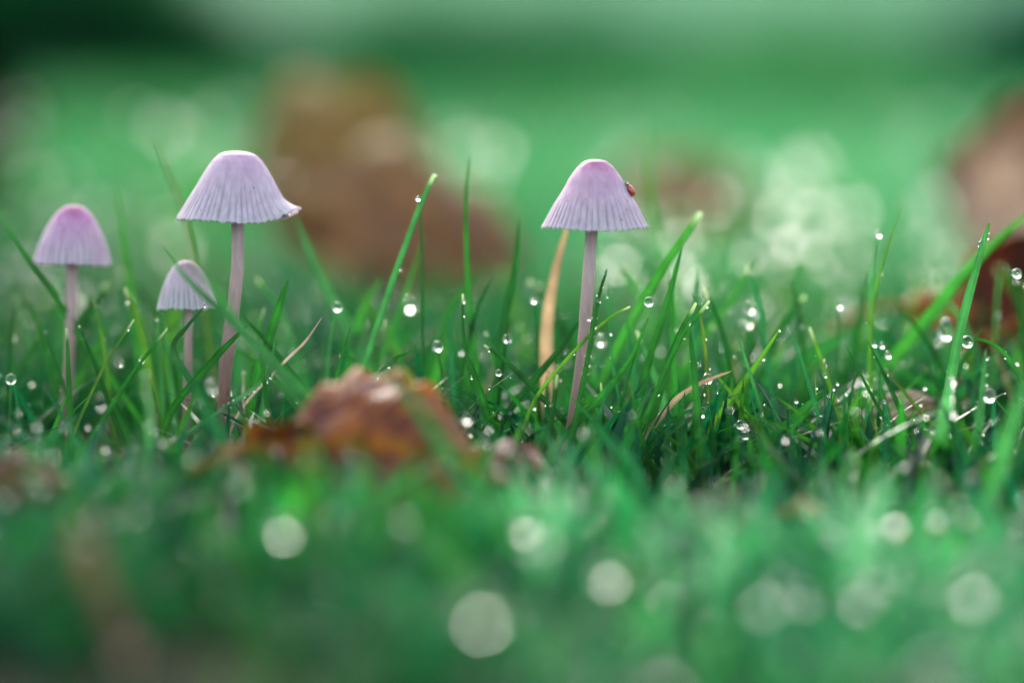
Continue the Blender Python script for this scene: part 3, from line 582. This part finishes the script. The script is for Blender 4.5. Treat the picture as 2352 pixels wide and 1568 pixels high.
fallen_leaf('curled tan leaf edge low in the right grass', P(2060, 950, 20), .016, .006, (1, .1, .28), (0, .6, .8), .0025, .001, [TN, (.34, .2, .12), TN, TN], 21, 2, .1, .2, .3)
fallen_leaf('small red brown leaf right of the arched leaf', P(1190, 1075, -40), .012, .010, (1, .1, -.4), (0, .6, .8), .001, .001, [(.22, .06, .04), TN, OR, BR], 23, 2, .1, .2, .3)
fallen_leaf('dark red leaf at the left edge foreground', P(40, 1120, -70), .016, .010, (1, .1, 0), (0, .5, .85), .002, .002, [BR, DK, OR, BR], 25, 2, .1, .2, .3)
fallen_leaf('small red brown leaf in the right foreground', P(1850, 1180, -60), .007, .003, (1, .1, 0), (0, .5, .85), .002, .001, [(.2, .06, .04), OR, OR, BR], 27, 2, .1, .2, .3)
fallen_leaf('brown leaf scrap at the lower right foreground', P(2180, 1225, -60), .009, .003, (1, .1, 0), (0, .5, .85), .001, .001, [(.2, .09, .05), OR, OR, BR], 29, 2, .1, .2, .3)

# ------------------------------------------------------------------ dewdrops
def ico(sub):
    import bmesh
    bm = bmesh.new(); bmesh.ops.create_icosphere(bm, subdivisions=sub, radius=1); me = bpy.data.meshes.new('dewdrop'); bm.to_mesh(me); bm.free()
    me.polygons.foreach_set('use_smooth', np.ones(len(me.polygons), dtype=bool)); me.materials.append(WATER); return me
DROP, DROP2 = ico(4), ico(3); DROP2.materials[0] = MIST
def drop(pos, r, label, group, me=DROP, sz=1.0):
    o = link(bpy.data.objects.new('dewdrop', me)); o.location = pos; o.scale = (r, r, r*sz); tag(o, label, 'dewdrop', group); return o
DR = [(1490, 693, 13, -2, 'clear round dewdrop hanging on the tip of the dark ribbed blade'), (775, 705, 13, 10, 'bright white dewdrop right of the lilac mushroom stem'),
 (1005, 795, 14, 9, 'large dewdrop sitting above the brown arched leaf'), (1165, 778, 11, 10, 'small dewdrop beside the dark curved blade'),
 (1225, 690, 8, 12, 'tiny white dewdrop on a stalk left of the straw'), (1625, 870, 14, -2, 'clear dewdrop where the curved tan blade ends'),
 (1610, 946, 16, 3, 'greenish dewdrop under the clear one'), (2222, 785, 16, -1, 'round dewdrop at the tip of the arched blade'),
 (2008, 790, 7, 8, 'leftmost of the little drops on the bent olive blade'), (2026, 793, 8, 8, 'middle one of the little drops on the bent olive blade'),
 (2040, 815, 9, 9, 'lowest of the little drops on the bent olive blade'), (2186, 874, 11, -26, 'single drop on the tip of the tall bead edged blade'),
 (2272, 908, 18, -16, 'biggest round drop at the right on a bead edged blade'), (2254, 562, 10, -3, 'oval dewdrop near the tip of the tapering blade'),
 (2336, 628, 13, 2, 'dewdrop at the right edge before the dark brown leaf'), (1551, 1045, 9, -12, 'small dewdrop on the thin blade left of the tan one'),
 (1722, 708, 12, 28, 'upper left drop of the blurred trio right of the hooked blade'), (1744, 716, 12, 28, 'upper right drop of the blurred trio right of the hooked blade'),
 (1720, 744, 10, 28, 'lower drop of the blurred trio right of the hooked blade'), (1380, 783, 13, 20, 'blurred dewdrop right of the bell mushroom stem'),
 (485, 888, 17, 30, 'left drop of the blurred pair behind the beaded blade'), (522, 892, 16, 30, 'right drop of the blurred pair behind the beaded blade'),
 (228, 926, 20, 32, 'large blurred drop right of the magenta mushroom stem'), (350, 982, 20, 34, 'blurred bright drop left of the smallest mushroom stem'),
 (1990, 872, 15, 22, 'left of two blurred drops under the bent olive blade'), (2020, 880, 15, 22, 'right of two blurred drops under the bent olive blade'),
 (2172, 757, 20, 18, 'long hanging blurred drop left of the tapering blade'), (1145, 856, 9, -1, 'small sharp drop near the brown tipped blade'),
 (2018, 538, 8, 14, 'tiny bright drop high left of the bent olive blade tip'), (940, 700, 18, 40, 'faint blurred drop behind the torn tip blade'),
 (1928, 702, 8, 20, 'small drop on the slanting stalk in the right grass'), (470, 1122, 8, -20, 'small bright drop in the left foreground grass'),
 (326, 825, 8, 4, 'small bright drop between the two left stems'), (130, 1350, 0, 0, ''), (1915, 912, 13, 16, 'blurred drop right of the bright edged blade'),
 (1820, 905, 12, 20, 'blurred drop behind the bright edged blade'), (1700, 975, 12, -8, 'upper drop on the bead covered stalk'), (1712, 1000, 11, -10, 'lower drop on the bead covered stalk'),
 (25, 870, 14, 5, 'dewdrop low at the left edge of the grass'), (860, 965, 14, -46, 'blurred drop resting on the brown arched leaf'), (1072, 962, 11, -38, 'bright drop shining on the right of the arched leaf'),
 (1250, 1100, 15, -45, 'white foreground drop below the bell mushroom'), (1110, 980, 7, -8, 'tiny drop by the broad pointed blade'), (960, 455, 7, 8, 'tiny drop clinging under the torn white tip'),
 (1375, 690, 5, -8, 'upper tiny drop on the thin dewy blade'), (1352, 732, 6, -9, 'lower tiny drop on the thin dewy blade'), (1455, 1105, 7, -25, 'tiny blue drop in the centre foreground')]
for x, y, r, off, lab in DR:
    if r and off >= 5 and not lab.startswith(('left of two', 'upper right')):
        lx = random.uniform(-35, 35)
        blade('thin blade under the '+lab, [(x, y-r*.4), (x+lx*.5, y+80), (x+lx, 1010)], 10, off+1.5, random.choice('gdm'), group='thin blades under dewdrops')
    if r: drop(P(x, y, off), r*.86*K*(D+off/1000)/D, lab, 'large dewdrops on the grass blades', sz=1.5 if 'long' in lab else 1.05)
stalks = []
# blurred drops on the lawn behind, most of them on blade tips
cand = [(backc[i, -1], bd[i]) for i in range(len(bd)) if bd[i, 1] < 2.0]; random.shuffle(cand); cnt = 0
for tip, q in cand:
    px = 1176+tip[0]/K*D/tip[1]; 
    if not (-150 < px < 2500): continue
    dens = .9 if (px > 1300 or px < 700) else .3
    if random.random() > dens: continue
    drop(tip, random.uniform(.0013, .0023)*(1+.6*(tip[1]-.8)), 'blurred dewdrop on lawn behind, '+place(px), 'dewdrops on the grass behind', DROP2); cnt += 1
    if cnt >= 30: break
for n_, x0, x1, y0, y1, where in ((34, -40, 480, 240, 600, 'left of the lilac mushroom'), (18, -40, 330, 600, 740, 'low at the left'), (20, 560, 960, 250, 440, 'before the far brown leaf'), (10, 1000, 1160, 300, 440, 'between the far leaf and the bell mushroom'),
        (56, 1350, 1900, 360, 720, 'right of the bell mushroom'), (44, 1850, 2400, 430, 760, 'before the far right leaf')):
    for i in range(n_):       # drops on the tips of thin stalks in the grass behind
        px, py = random.uniform(x0, x1), random.uniform(y0, y1); off = np.interp(py, [250, 450, 600, 760], [520, 340, 190, 90])*random.uniform(.8, 1.2)
        r_ = random.choice([.0007, .0010, .0013, .0018])*random.uniform(.8, 1.15)*np.interp(off, [90, 200, 500], [.6, .9, 1.3]); p_ = P(px, py, off)
        blade('thin '+('low' if py > (y0+y1)/2 else 'tall')+' blurred dew tipped stalk, '+place(px), [(px, py), (px+random.uniform(-12, 12), py+60), (px+random.uniform(-30, 30), py+160)], 9, off, random.choice('gmB'), merge=stalks)
        drop(p_, r_, ('small' if r_ < .0011 else 'large')+(' low' if py > (y0+y1)/2 else ' high')+' disc like dewdrop, '+place(px), 'dewdrops in the grass behind', DROP2)
f0 = grid_faces(40, 6); tag(mesh_np('grass', np.vstack([q[0] for q in stalks]), np.vstack([f0+240*i for i in range(len(stalks))]), GRASS, np.vstack([q[1] for q in stalks]), np.vstack([q[2] for q in stalks])),
    'thin blurred stalks rising from the lawn behind the mushrooms', 'grass', kind='stuff')
near = [(nearc[i, -1], nd[i]) for i in range(len(nd)) if .33 < nearc[i, -1, 1] < .45]; random.shuffle(near); cnt = 0
for tip, q in near:           # drops on the near turf, seen as big soft discs
    px = 1176+tip[0]/K*D/tip[1]
    if not -60 < px < 2420 or (px < 1150 and random.random() < .85): continue
    drop(tip, random.choice([.0007, .0010, .0014])*random.uniform(.8, 1.2), ('small' if q[2] < .012 else 'large')+' soft dewdrop in the near turf, '+place(px), 'dewdrops in the near turf', DROP2); cnt += 1
    if cnt >= 46: break
# small beads
def scatter_beads(c, q, n, y0, y1, r0, r1):
    ok = np.where((q[:, 1] > y0) & (q[:, 1] < y1))[0]
    for i in rng.choice(ok, n):
        k = rng.integers(2, c.shape[1]); p_ = c[i, k]; r_ = rng.uniform(r0, r1); beads.append((p_[0], p_[1]-r_, p_[2], r_))
scatter_beads(midc, md, 3600, .5, .8, .00012, .00042)
scatter_beads(nearc, nd, 2200, .24, .5, .00018, .0006)
ms = ico(2); bv = np.array([x.co for x in ms.vertices]); bf = np.array([list(x.vertices) for x in ms.polygons]); bd_ = np.array(beads)
V = (bd_[:, None, :3]+bv[None]*bd_[:, None, 3:4]).reshape(-1, 3); F = (bf[None]+(np.arange(len(bd_))*len(bv))[:, None, None]).reshape(-1, 3)
tag(mesh_np('dew', V, F, WATER), 'fine beads of dew covering the grass', 'dew', kind='stuff')
bpy.data.meshes.remove(ms)
